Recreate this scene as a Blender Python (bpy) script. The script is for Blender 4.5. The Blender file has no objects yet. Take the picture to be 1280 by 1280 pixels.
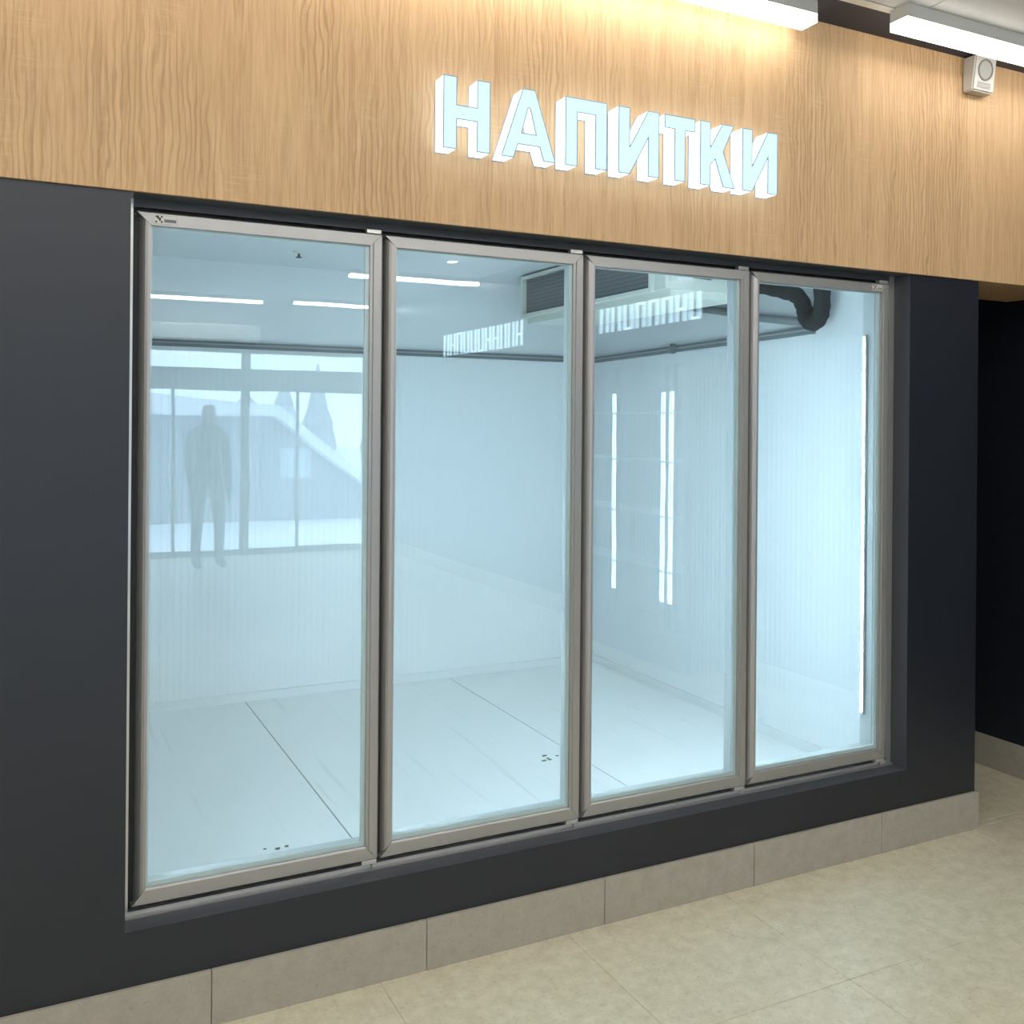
import bpy, bmesh, math, random
from mathutils import Vector, Matrix
random.seed(7)

# ------------------------------------------------------------------ camera, world, exposure
SC = bpy.context.scene
COL = SC.collection
F_PX, V0, YAW, ROLL, EYE = 1224.3, 530.0, math.radians(26.45), math.radians(0.48), 1.58
cam_d = bpy.data.cameras.new('camera')
cam = bpy.data.objects.new('camera', cam_d)
COL.objects.link(cam)
cam_d.sensor_fit = 'HORIZONTAL'
cam_d.sensor_width = 36.0
cam_d.lens = 36.0 * F_PX / 1280.0
cam_d.shift_y = -(640.0 - V0) / 1280.0
cam_d.clip_start, cam_d.clip_end = 0.05, 200
cy_, sy_, cr_, sr_ = math.cos(YAW), math.sin(YAW), math.cos(ROLL), math.sin(ROLL)
right0, down0, fwd0 = Vector((cy_, -sy_, 0)), Vector((0, 0, -1)), Vector((sy_, cy_, 0))
right = right0 * cr_ - down0 * sr_
down = right0 * sr_ + down0 * cr_
mw = Matrix.Identity(4)
for i, c in enumerate((right, -down, -fwd0)):
    for j in range(3):
        mw[j][i] = c[j]
mw.translation = (0, 0, EYE)
cam.matrix_world = mw
SC.camera = cam

world = bpy.data.worlds.new('overcast_sky')
SC.world = world
world.use_nodes = True
bg = world.node_tree.nodes['Background']
bg.inputs[0].default_value = (0.72, 0.86, 1.0, 1)
bg.inputs[1].default_value = 2.6

SC.view_settings.view_transform = 'Standard'
SC.view_settings.look = 'None'
SC.view_settings.gamma = 1
SC.view_settings.use_curve_mapping = False
SC.view_settings.exposure = 0.85

LAMP_POWER = 9.0        # ceiling luminaires of the store, added fill rows included
WALL_LAMP_POWER = 5.5   # luminaires along the oak bulkhead
LED_POWER = 46.0        # strips on the cooler mullions

# ------------------------------------------------------------------ materials
def new_mat(name):
    m = bpy.data.materials.new(name)
    m.use_nodes = True
    return m, m.node_tree.nodes, m.node_tree.links, m.node_tree.nodes['Principled BSDF']

def plain(name, col, rough=0.5, metal=0.0, spec=0.5, noise=0.0, nscale=8.0, bump=0.0):
    m, n, l, b = new_mat(name)
    b.inputs['Base Color'].default_value = (*col, 1)
    b.inputs['Roughness'].default_value = rough
    b.inputs['Metallic'].default_value = metal
    b.inputs['Specular IOR Level'].default_value = spec
    if noise or bump:
        tc = n.new('ShaderNodeTexCoord')
        nz = n.new('ShaderNodeTexNoise')
        nz.inputs['Scale'].default_value = nscale
        nz.inputs['Detail'].default_value = 5
        l.new(tc.outputs['Object'], nz.inputs['Vector'])
        if noise:
            mx = n.new('ShaderNodeMix'); mx.data_type = 'RGBA'
            mx.inputs['A'].default_value = (*[max(0, c * (1 - noise)) for c in col], 1)
            mx.inputs['B'].default_value = (*[min(1, c * (1 + noise)) for c in col], 1)
            l.new(nz.outputs['Fac'], mx.inputs['Factor'])
            l.new(mx.outputs['Result'], b.inputs['Base Color'])
        if bump:
            bp = n.new('ShaderNodeBump'); bp.inputs['Strength'].default_value = bump
            bp.inputs['Distance'].default_value = 0.002
            l.new(nz.outputs['Fac'], bp.inputs['Height'])
            l.new(bp.outputs['Normal'], b.inputs['Normal'])
    return m

def emit(name, col, power):
    m, n, l, b = new_mat(name)
    n.remove(b)
    e = n.new('ShaderNodeEmission')
    e.inputs[0].default_value = (*col, 1)
    e.inputs[1].default_value = power
    l.new(e.outputs[0], n['Material Output'].inputs[0])
    return m

def wood_mat():
    m, n, l, b = new_mat('oak_laminate')
    tc = n.new('ShaderNodeTexCoord')
    def mapped(sx, sy, sz, loc=(0, 0, 0)):
        mp = n.new('ShaderNodeMapping')
        mp.inputs['Scale'].default_value = (sx, sy, sz)
        mp.inputs['Location'].default_value = loc
        l.new(tc.outputs['Object'], mp.inputs['Vector'])
        return mp.outputs['Vector']
    def noise(vec, scale, detail=4, dist=0.0, rough=0.55):
        t = n.new('ShaderNodeTexNoise')
        t.inputs['Scale'].default_value = scale; t.inputs['Detail'].default_value = detail
        t.inputs['Distortion'].default_value = dist; t.inputs['Roughness'].default_value = rough
        l.new(vec, t.inputs['Vector'])
        return t.outputs['Fac']
    def ramp(fac, a, b_):
        r = n.new('ShaderNodeMapRange')
        r.inputs['From Min'].default_value = a; r.inputs['From Max'].default_value = b_
        l.new(fac, r.inputs['Value'])
        return r.outputs['Result']
    def mixc(fac, A, B):
        x = n.new('ShaderNodeMix'); x.data_type = 'RGBA'
        for k, v in (('Factor', fac), ('A', A), ('B', B)):
            if isinstance(v, tuple): x.inputs[k].default_value = (*v, 1)
            elif isinstance(v, float): x.inputs[k].default_value = v
            else: l.new(v, x.inputs[k])
        return x.outputs['Result']
    def mul(a, k):
        x = n.new('ShaderNodeMath'); x.operation = 'MULTIPLY'
        l.new(a, x.inputs[0])
        if isinstance(k, float): x.inputs[1].default_value = k
        else: l.new(k, x.inputs[1])
        return x.outputs[0]
    fine = ramp(noise(mapped(210, 1, 9), 1.0, 4, 0.4), 0.34, 0.66)
    streak = ramp(noise(mapped(40, 1, 2.2, (3, 0, 0)), 1.0, 6, 0.8, 0.68), 0.34, 0.66)
    # cathedral lines: banded wave strongly distorted along the grain
    w = n.new('ShaderNodeTexWave'); w.wave_type = 'BANDS'; w.bands_direction = 'X'
    w.inputs['Scale'].default_value = 12.0; w.inputs['Distortion'].default_value = 9.0
    w.inputs['Detail'].default_value = 2.0; w.inputs['Detail Scale'].default_value = 1.1
    l.new(mapped(1.6, 1, 0.42, (1.3, 0, 2.1)), w.inputs['Vector'])
    lines = ramp(w.outputs['Fac'], 0.62, 0.98)
    patch = ramp(noise(mapped(3.2, 1, 1.1, (9, 0, 5)), 1.0, 2), 0.42, 0.62)
    # short horizontal flecks in some vertical bands
    fl = ramp(noise(mapped(12, 1, 150, (0, 0, 4)), 1.0, 2, 0.4), 0.52, 0.66)
    flp = ramp(noise(mapped(8, 1, 4.0, (5, 0, 1)), 1.0, 1), 0.55, 0.68)
    base = mixc(streak, (0.495, 0.300, 0.150), (0.660, 0.430, 0.232))
    base = mixc(mul(fine, 0.42), base, (0.76, 0.535, 0.310))
    base = mixc(mul(mul(lines, patch), 0.5), base, (0.300, 0.175, 0.085))
    base = mixc(mul(mul(fl, flp), 0.28), base, (0.70, 0.53, 0.34))
    l.new(base, b.inputs['Base Color'])
    b.inputs['Roughness'].default_value = 0.55
    b.inputs['Specular IOR Level'].default_value = 0.22
    bp = n.new('ShaderNodeBump'); bp.inputs['Strength'].default_value = 0.12; bp.inputs['Distance'].default_value = 0.001
    l.new(fine, bp.inputs['Height']); l.new(bp.outputs['Normal'], b.inputs['Normal'])
    return m

def stone_mat(name, lo, hi, speck, rough):
    m, n, l, b = new_mat(name)
    g = n.new('ShaderNodeNewGeometry')
    def noise(scale, detail, rg=0.6):
        t = n.new('ShaderNodeTexNoise'); t.inputs['Scale'].default_value = scale
        t.inputs['Detail'].default_value = detail; t.inputs['Roughness'].default_value = rg
        l.new(g.outputs['Position'], t.inputs['Vector']); return t.outputs['Fac']
    def ramp(fac, a, b_):
        r = n.new('ShaderNodeMapRange'); r.inputs['From Min'].default_value = a; r.inputs['From Max'].default_value = b_
        l.new(fac, r.inputs['Value']); return r.outputs['Result']
    x = n.new('ShaderNodeMix'); x.data_type = 'RGBA'
    x.inputs['A'].default_value = (*lo, 1); x.inputs['B'].default_value = (*hi, 1)
    l.new(ramp(noise(19, 9, 0.72), 0.32, 0.68), x.inputs['Factor'])
    y = n.new('ShaderNodeMix'); y.data_type = 'RGBA'
    l.new(x.outputs['Result'], y.inputs['A']); y.inputs['B'].default_value = (*speck, 1)
    k = n.new('ShaderNodeMath'); k.operation = 'MULTIPLY'; k.inputs[1].default_value = 0.8
    l.new(ramp(noise(75, 4, 0.75), 0.58, 0.70), k.inputs[0])
    l.new(k.outputs[0], y.inputs['Factor'])
    l.new(y.outputs['Result'], b.inputs['Base Color'])
    b.inputs['Roughness'].default_value = rough
    return m

def glass_mat():
    m, n, l, b = new_mat('door_glass')
    n.remove(b)
    g = n.new('ShaderNodeNewGeometry')
    tc = n.new('ShaderNodeTexCoord')
    nz = n.new('ShaderNodeTexNoise'); nz.inputs['Scale'].default_value = 3.2; nz.inputs['Detail'].default_value = 1.5
    l.new(tc.outputs['Object'], nz.inputs['Vector'])
    bp = n.new('ShaderNodeBump'); bp.inputs['Strength'].default_value = 0.08; bp.inputs['Distance'].default_value = 0.003
    l.new(nz.outputs['Fac'], bp.inputs['Height'])
    d = n.new('ShaderNodeVectorMath'); d.operation = 'DOT_PRODUCT'
    l.new(g.outputs['Normal'], d.inputs[0]); l.new(g.outputs['Incoming'], d.inputs[1])
    def math_(op, a, bv):
        x = n.new('ShaderNodeMath'); x.operation = op
        for i, v in enumerate((a, bv)):
            if v is None: continue
            if isinstance(v, float): x.inputs[i].default_value = v
            else: l.new(v, x.inputs[i])
        return x.outputs[0]
    c = math_('ABSOLUTE', d.outputs['Value'], None)
    p5 = math_('POWER', math_('SUBTRACT', 1.0, c), 5.0)
    fr = math_('ADD', math_('MULTIPLY', p5, 0.955), 0.045)
    tr = n.new('ShaderNodeBsdfTransparent'); tr.inputs[0].default_value = (0.965, 0.985, 0.992, 1)
    gl = n.new('ShaderNodeBsdfGlossy'); gl.inputs['Roughness'].default_value = 0.0
    gl.inputs['Color'].default_value = (0.92, 0.97, 1, 1)
    l.new(bp.outputs['Normal'], gl.inputs['Normal'])
    mx = n.new('ShaderNodeMixShader')
    l.new(fr, mx.inputs[0]); l.new(tr.outputs[0], mx.inputs[1]); l.new(gl.outputs[0], mx.inputs[2])
    l.new(mx.outputs[0], n['Material Output'].inputs[0])
    return m

M = {}
M['wood'] = wood_mat()
M['black'] = plain('charcoal_paint', (0.0105, 0.0135, 0.0215), 0.40, spec=0.62, noise=0.06, nscale=3)
M['blackmatte'] = plain('black_matte_paint', (0.010, 0.011, 0.015), 0.6)
M['navy'] = plain('black_plaster_strip', (0.017, 0.024, 0.042), 0.55)
M['tile'] = stone_mat('beige_floor_tile', (0.57, 0.515, 0.37), (0.74, 0.69, 0.525), (0.34, 0.30, 0.21), 0.38)
M['grout'] = plain('floor_grout', (0.46, 0.42, 0.31), 0.8)
M['skirt'] = stone_mat('greige_skirting_tile', (0.37, 0.335, 0.275), (0.455, 0.42, 0.35), (0.31, 0.28, 0.23), 0.42)
M['skirtgrout'] = plain('skirting_grout', (0.24, 0.215, 0.175), 0.8)
M['ceil'] = plain('grey_ceiling_board', (0.46, 0.46, 0.445), 0.8, noise=0.03, nscale=40)
M['ceilgap'] = plain('dark_ceiling_joint', (0.06, 0.06, 0.06), 0.8)
M['trimgrey'] = plain('pale_grey_trim', (0.62, 0.62, 0.58), 0.5)
M['plaster'] = plain('grey_plaster', (0.36, 0.37, 0.38), 0.7)
M['alu'] = plain('brushed_aluminium', (0.425, 0.415, 0.405), 0.36, metal=0.6)
M['alulight'] = plain('bright_aluminium', (0.72, 0.71, 0.69), 0.3, metal=0.6)
M['gasket'] = plain('black_rubber_gasket', (0.012, 0.012, 0.013), 0.55)
M['spacer'] = plain('pale_glazing_spacer', (0.62, 0.72, 0.71), 0.35, metal=0.2)
M['glass'] = glass_mat()
M['white_panel'] = plain('white_ribbed_panel', (0.80, 0.83, 0.84), 0.35)
M['white_smooth'] = plain('white_smooth_panel', (0.76, 0.79, 0.80), 0.45)
M['coolfloor'] = plain('pale_cooler_floor', (0.86, 0.88, 0.885), 0.4, noise=0.04, nscale=5)
def streaky(m):
    n, l = m.node_tree.nodes, m.node_tree.links
    b = n['Principled BSDF']; src = b.inputs['Base Color'].links[0].from_socket
    tc = n.new('ShaderNodeTexCoord'); mp = n.new('ShaderNodeMapping'); mp.inputs['Scale'].default_value = (26, 0.9, 1)
    nz = n.new('ShaderNodeTexNoise'); nz.inputs['Scale'].default_value = 1.0; nz.inputs['Detail'].default_value = 3
    r = n.new('ShaderNodeMapRange'); r.inputs['From Min'].default_value = 0.62; r.inputs['From Max'].default_value = 0.72; r.inputs['To Max'].default_value = 0.22
    x = n.new('ShaderNodeMix'); x.data_type = 'RGBA'; x.inputs['B'].default_value = (0.45, 0.46, 0.44, 1)
    l.new(tc.outputs['Object'], mp.inputs['Vector']); l.new(mp.outputs['Vector'], nz.inputs['Vector']); l.new(nz.outputs['Fac'], r.inputs['Value'])
    l.new(src, x.inputs['A']); l.new(r.outputs['Result'], x.inputs['Factor']); l.new(x.outputs['Result'], b.inputs['Base Color'])
streaky(M['coolfloor'])
M['seam'] = plain('floor_panel_seam', (0.22, 0.23, 0.22), 0.7)
M['railgrey'] = plain('grey_plastic_trunking', (0.16, 0.175, 0.18), 0.45)
M['ridge'] = plain('grey_trunking_cover', (0.34, 0.36, 0.37), 0.45)
M['aircurtain'] = plain('white_air_curtain_paint', (0.92, 0.92, 0.90), 0.4)
M['evap'] = plain('cream_coated_metal', (0.70, 0.72, 0.66), 0.4)
M['grille'] = plain('dark_coil_fins', (0.17, 0.18, 0.185), 0.5)
M['fin'] = plain('coil_fin', (0.125, 0.13, 0.135), 0.5)
M['jamb'] = plain('pale_jamb_liner', (0.60, 0.64, 0.65), 0.4)
M['sill'] = plain('dark_slate_reveal', (0.072, 0.077, 0.090), 0.30)
M['darkbit'] = plain('dark_fitting', (0.03, 0.03, 0.03), 0.5)
M['foam'] = plain('black_foam_insulation', (0.012, 0.013, 0.011), 0.85, noise=0.3, nscale=30, bump=0.6)
M['whiteplastic'] = plain('white_plastic', (0.80, 0.79, 0.75), 0.4)
M['speakergrille'] = plain('speaker_grille_cloth', (0.36, 0.36, 0.33), 0.6)
M['speakerbox'] = plain('ivory_speaker_plastic', (0.52, 0.50, 0.46), 0.45)
M['speakerring'] = plain('grey_speaker_ring', (0.20, 0.20, 0.19), 0.5)
M['lamp'] = emit('lamp_diffuser', (1.0, 0.97, 0.92), LAMP_POWER)
M['walllamp'] = emit('wall_lamp_diffuser', (1.0, 0.955, 0.88), WALL_LAMP_POWER)
M['lamphouse'] = plain('grey_lamp_housing', (0.50, 0.50, 0.49), 0.5)
M['led'] = emit('cool_led_diffuser', (0.69, 0.895, 1.0), LED_POWER)
M['letface'] = emit('letter_face_acrylic', (0.72, 0.95, 1.0), 0.60)
M['letside'] = emit('letter_side_acrylic', (0.74, 0.86, 1.0), 1.5)
M['lettrim'] = plain('letter_trim_edge', (0.20, 0.36, 0.52), 0.4)
M['signglow'] = emit('distant_sign_acrylic', (0.70, 0.90, 1.0), 3.0)
M['tube'] = emit('display_tube', (0.80, 0.97, 1.0), 9.0)
M['snow'] = plain('snow', (0.85, 0.88, 0.92), 0.7, noise=0.05, nscale=1.5)
M['house'] = plain('grey_house_wall', (0.28, 0.31, 0.36), 0.8, noise=0.2, nscale=2)
M['housepane'] = plain('house_window', (0.55, 0.62, 0.70), 0.3)
M['pine'] = plain('frosted_pine', (0.34, 0.39, 0.43), 0.9, noise=0.4, nscale=1)
M['frame_dark'] = plain('grey_window_profile', (0.16, 0.17, 0.18), 0.5)
M['steel'] = plain('steel_bracket', (0.6, 0.6, 0.6), 0.3, metal=0.9)

# ------------------------------------------------------------------ helpers
def add_box(bm, a, b):
    x0, y0, z0 = a; x1, y1, z1 = b
    v = [bm.verts.new(p) for p in ((x0,y0,z0),(x1,y0,z0),(x1,y1,z0),(x0,y1,z0),(x0,y0,z1),(x1,y0,z1),(x1,y1,z1),(x0,y1,z1))]
    for f in ((0,3,2,1),(4,5,6,7),(0,1,5,4),(1,2,6,5),(2,3,7,6),(3,0,4,7)):
        bm.faces.new([v[i] for i in f])

def obj(name, bm, mat, parent=None, smooth=False, loc=None):
    me = bpy.data.meshes.new(name)
    bmesh.ops.recalc_face_normals(bm, faces=bm.faces)
    bm.to_mesh(me); bm.free()
    for mm in (mat if isinstance(mat, (list, tuple)) else [mat]):
        me.materials.append(mm)
    if smooth:
        for p in me.polygons: p.use_smooth = True
    o = bpy.data.objects.new(name, me)
    COL.objects.link(o)
    if parent: o.parent = parent
    if loc: o.location = loc
    return o

def boxes(name, mat, parent, *bs, bevel=0.0, loc=None):
    bm = bmesh.new()
    for a, b in bs: add_box(bm, a, b)
    if bevel:
        bmesh.ops.bevel(bm, geom=list(bm.edges), offset=bevel, segments=2, affect='EDGES', profile=0.6)
    return obj(name, bm, mat, parent, loc=loc)

def empty(name, loc=(0, 0, 0)):
    o = bpy.data.objects.new(name, None)
    o.empty_display_size = 0.1
    COL.objects.link(o); o.location = loc
    return o

def tag(o, label, cat, group=None):
    o['label'] = label; o['category'] = cat
    if group: o['group'] = group
    return o

def struct(o):
    o['kind'] = 'structure'
    return o

def tube_pts(bm, pts, r, seg=14, cap=True):
    """sweep a round section along a polyline"""
    pts = [Vector(p) for p in pts]
    rr = r if isinstance(r, (list, tuple)) else [r] * len(pts)
    rings = []
    up = None
    for i, p in enumerate(pts):
        t = (pts[min(i + 1, len(pts) - 1)] - pts[max(i - 1, 0)]).normalized()
        if up is None:
            up = Vector((0, 0, 1)) if abs(t.z) < 0.9 else Vector((1, 0, 0))
        a = t.cross(up).normalized(); up = a.cross(t).normalized()
        rings.append([bm.verts.new(p + (a * math.cos(2*math.pi*k/seg) + up * math.sin(2*math.pi*k/seg)) * rr[i]) for k in range(seg)])
    for q, s in zip(rings, rings[1:]):
        for k in range(seg):
            bm.faces.new((q[k], q[(k+1) % seg], s[(k+1) % seg], s[k]))
    if cap:
        bm.faces.new(rings[0][::-1]); bm.faces.new(rings[-1])

def smooth_path(pts, n=6):
    pts = [Vector(p) for p in pts]; out = []
    for i in range(len(pts) - 1):
        p0, p1, p2, p3 = pts[max(i-1, 0)], pts[i], pts[i+1], pts[min(i+2, len(pts)-1)]
        for k in range(n):
            t = k / n
            out.append(0.5 * ((2*p1) + (p2-p0)*t + (2*p0-5*p1+4*p2-p3)*t*t + (3*p1-p0-3*p2+p3)*t**3))
    out.append(pts[-1]); return out

def lathe(bm, prof, center, axis='Y', seg=24):
    rings = []
    for r, h in prof:
        ring = []
        for k in range(seg):
            c, s = math.cos(2*math.pi*k/seg) * r, math.sin(2*math.pi*k/seg) * r
            p = {'Y': (c, h, s), 'Z': (c, s, h), 'X': (h, c, s)}[axis]
            ring.append(bm.verts.new(Vector(center) + Vector(p)))
        rings.append(ring)
    for q, s in zip(rings, rings[1:]):
        for k in range(seg):
            bm.faces.new((q[k], q[(k+1) % seg], s[(k+1) % seg], s[k]))
    bm.faces.new(rings[0]); bm.faces.new(rings[-1][::-1])

# ------------------------------------------------------------------ key dimensions (metres)
WY = 2.646               # face of the black wall
WOOD_Y = 2.636           # face of the oak bulkhead
OX0, OX1, OZ0, OZ1 = 0.236, 2.994, 0.285, 2.160     # opening for the doors
CORNER = 3.371           # outer corner of the black wall
RX = 4.04                # right side wall
LX = -4.3                # left wall
BY = -6.40               # window wall behind the viewer
CEIL = 3.02
EDGE = 2.47              # edge of the grey ceiling
CX0, CX1, CY0, CY1, CZ0, CZ1 = -0.60, 3.20, 2.84, 5.27, 0.10, 2.42   # inside of the cooler

# ------------------------------------------------------------------ the setting: store
# black wall around the opening (a real recess)
struct(boxes('wall_front', M['black'], None,
    ((LX, WY, 0), (OX0, CY0 - 0.05, OZ1)),
    ((OX1, WY, 0), (CORNER, CY0 - 0.05, OZ1)),
    ((OX0, WY, 0), (OX1, CY0 - 0.05, OZ0))))
struct(boxes('wall_bulkhead', M['wood'], None,
    ((LX, WOOD_Y, OZ1), (CORNER, CY0 - 0.05, CEIL + 0.05)),
    ((CORNER, WOOD_Y, OZ1), (RX, 3.02, CEIL + 0.05))))
# side of the block and the dark passage to the right of it
struct(boxes('wall_passage_left', M['blackmatte'], None, ((CX1 + 0.06, CY0 - 0.05, 0), (CORNER, 5.40, OZ1 + 0.6))))
struct(boxes('wall_passage_end', M['blackmatte'], None, ((CX1 + 0.06, 5.40, 0), (RX + 0.12, 5.52, OZ1 + 0.7))))
struct(boxes('ceiling_passage', M['blackmatte'], None, ((CORNER, 3.02, OZ1 + 0.5), (RX, 5.40, OZ1 + 0.6))))
struct(boxes('wall_right', M['black'], None, ((RX, BY, 0), (RX + 0.12, 5.40, CEIL + 0.05))))
struct(boxes('wall_left', M['plaster'], None, ((LX - 0.12, BY, 0), (LX, WY + 0.2, CEIL + 0.05))))

# floor: bed with separate tiles
floor = struct(boxes('floor', M['grout'], None,
    ((LX - 0.12, BY - 0.12, -0.10), (RX + 0.12, WY + 0.05, -0.0022)),
    ((CORNER - 0.05, WY + 0.05, -0.10), (RX + 0.12, 5.52, -0.0022))))
P = 0.6065
TX, TY = 2.123, 2.071
full = None
def tile(x0, y0, x1, y1):
    global full
    g = 0.0008
    w, d = x1 - x0, y1 - y0
    if w < 0.03 or d < 0.03: return
    isfull = abs(w - P) < 1e-4 and abs(d - P) < 1e-4
    if isfull and full:
        o = bpy.data.objects.new('floor_tile', full); COL.objects.link(o); o.parent = floor
    else:
        bm = bmesh.new()
        t = 0.0014
        a = [(-w/2+g, -d/2+g), (w/2-g, -d/2+g), (w/2-g, d/2-g), (-w/2+g, d/2-g)]
        b = [(-w/2+g+t, -d/2+g+t), (w/2-g-t, -d/2+g+t), (w/2-g-t, d/2-g-t), (-w/2+g+t, d/2-g-t)]
        lo = [bm.verts.new((*p, -0.006)) for p in a]
        mi = [bm.verts.new((*p, -0.0010)) for p in a]
        hi = [bm.verts.new((*p, 0.0)) for p in b]
        for A, B in ((lo, mi), (mi, hi)):
            for k in range(4): bm.faces.new((A[k], A[(k+1) % 4], B[(k+1) % 4], B[k]))
        bm.faces.new(hi)
        o = obj('floor_tile', bm, M['tile'], floor)
        if isfull: full = o.data
    o.location = ((x0+x1)/2, (y0+y1)/2, 0)
nx0 = int(math.floor((LX - TX) / P)); nx1 = int(math.ceil((RX - TX) / P))
ny0 = int(math.floor((BY - TY) / P)); ny1 = int(math.ceil((5.40 - TY) / P))
for i in range(nx0, nx1):
    for j in range(ny0, ny1):
        x0, x1, y0, y1 = TX + i*P, TX + (i+1)*P, TY + j*P, TY + (j+1)*P
        x0, x1, y0, y1 = max(x0, LX), min(x1, RX), max(y0, BY), min(y1, 5.40)
        if y1 > WY:
            if x1 <= CORNER: y1 = WY
            elif y0 >= WY: x0 = max(x0, CORNER)
            elif x0 < CORNER:
                tile(x0, y0, x1, WY)
                tile(CORNER, WY, x1, y1); continue
        if x1 - x0 < 1e-4 or y1 - y0 < 1e-4: continue
        tile(x0, y0, x1, y1)

# skirting tiles
def skirting(name, p0, p1, joints, normal, h=0.146, th=0.012):
    """row of skirting tiles from p0 to p1 (along X or Y), joints = positions along it"""
    along_x = abs(p1[0] - p0[0]) > abs(p1[1] - p0[1])
    nx, ny = normal
    o = boxes(name, M['skirtgrout'], None, (
        (min(p0[0], p1[0], p0[0] + nx*th*0.6), min(p0[1], p1[1], p0[1] + ny*th*0.6), 0.0),
        (max(p0[0], p1[0], p0[0] + nx*th*0.6), max(p0[1], p1[1], p0[1] + ny*th*0.6), h - 0.003)))
    struct(o)
    s0, s1 = (p0[0], p1[0]) if along_x else (p0[1], p1[1])
    cuts = [s0] + [j for j in joints if s0 + 0.02 < j < s1 - 0.02] + [s1]
    for a, b in zip(cuts, cuts[1:]):
        a += 0.0012; b -= 0.0012
        if along_x:
            A = (a, min(p0[1], p0[1] + ny*th), 0.0); B = (b, max(p0[1], p0[1] + ny*th), h)
        else:
            A = (min(p0[0], p0[0] + nx*th), a, 0.0); B = (max(p0[0], p0[0] + nx*th), b, h)
        boxes('skirting_tile', M['skirt'], o, (A, B), bevel=0.0012)
    return o
skirting('baseboard_front', (LX, WY), (CORNER + 0.012, WY), [0.448 + 0.602*k for k in range(-8, 6)], (0, -1))
skirting('baseboard_passage', (CORNER, WY + 0.001), (CORNER, 5.40), [3.25, 3.85, 4.45, 5.05], (1, 0))
skirting('baseboard_right', (RX, BY), (RX, 5.40), [2.0 + 0.602*k for k in range(-14, 6)], (-1, 0))

# ceiling with separate boards, its edge trim and the black strip next to the oak
ceiling = struct(boxes('ceiling', M['ceilgap'], None, ((LX - 0.12, BY - 0.12, CEIL + 0.012), (RX + 0.12, EDGE, CEIL + 0.10))))
cm = None
CP = 0.60
for i in range(-12, 3):
    for j in range(-15, 0):
        x0, x1 = 2.766 + i*CP, 2.766 + (i+1)*CP
        y0, y1 = 2.432 + j*CP, 2.432 + (j+1)*CP
        cut = x0 < LX or x1 > RX or y0 < BY
        x0, x1, y0 = max(x0, LX), min(x1, RX), max(y0, BY)
        if x1 - x0 < 0.03 or y1 - y0 < 0.03: continue
        w, d = (x1-x0)/2 - 0.002, (y1-y0)/2 - 0.002
        if cut or cm is None:
            o = boxes('ceiling_board', M['ceil'], ceiling, ((-w, -d, 0), (w, d, 0.013)))
            if not cut: cm = o.data
        else:
            o = bpy.data.objects.new('ceiling_board', cm); COL.objects.link(o); o.parent = ceiling
        o.location = ((x0+x1)/2, (y0+y1)/2, CEIL)
struct(boxes('trim_1', M['trimgrey'], None, ((LX, 2.434, CEIL - 0.002), (RX, EDGE, CEIL + 0.012))))
struct(boxes('ceiling_strip', M['navy'], None, ((LX, EDGE, CEIL + 0.0), (RX, WOOD_Y, CEIL + 0.10))))

# window wall behind the viewer
struct(boxes('wall_back', M['plaster'], None,
    ((LX, BY - 0.12, 2.40), (RX, BY, CEIL + 0.05)),
    ((3.86, BY - 0.12, 0), (RX, BY, 2.40)),
    ((LX, BY - 0.12, 0), (-3.6, BY, 2.40))))
struct(boxes('trim_2', M['frame_dark'], None, ((-3.6, BY - 0.10, 2.0), (3.86, BY - 0.02, 2.21))))
wx = [-3.6, -2.1, -0.6, 0.9, 2.35, 3.86]
for k in range(5):
    a, b = wx[k], wx[k+1]
    w = struct(boxes('window_%d' % (k + 1), M['frame_dark'], None,
        ((a, BY - 0.09, 0.0), (a + 0.05, BY - 0.03, 2.0)), ((b - 0.05, BY - 0.09, 0.0), (b, BY - 0.03, 2.0)),
        ((a + 0.05, BY - 0.09, 0.0), (b - 0.05, BY - 0.03, 0.07)), ((a + 0.05, BY - 0.09, 1.95), (b - 0.05, BY - 0.03, 2.0)),
        ((a, BY - 0.09, 2.21), (a + 0.05, BY - 0.03, 2.40)), ((b - 0.05, BY - 0.09, 2.21), (b, BY - 0.03, 2.40)),
        ((a + 0.62, BY - 0.08, 0.07), (a + 0.655, BY - 0.04, 1.95))))
    boxes('glass_pane', M['glass'], w, ((a + 0.05, BY - 0.063, 0.07), (b - 0.05, BY - 0.058, 1.95)))
    boxes('transom_pane', M['glass'], w, ((a + 0.05, BY - 0.063, 2.21), (b - 0.05, BY - 0.058, 2.40)))

# ------------------------------------------------------------------ the setting: cooler room
cf = struct(boxes('floor_cooler', M['seam'], None, ((CX0, CY0 - 0.05, 0.0), (CX1, CY1, CZ0 - 0.003))))
SEAM = 1.1665
for k in range(-2, 3):
    x0, x1 = max(CX0, 1.055 + (k-1)*SEAM + 0.0028), min(CX1, 1.055 + k*SEAM - 0.0028)
    if x1 - x0 < 0.05: continue
    boxes('floor_panel', M['coolfloor'], cf, ((x0, CY0, CZ0 - 0.004), (x1, CY1, CZ0)))

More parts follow.
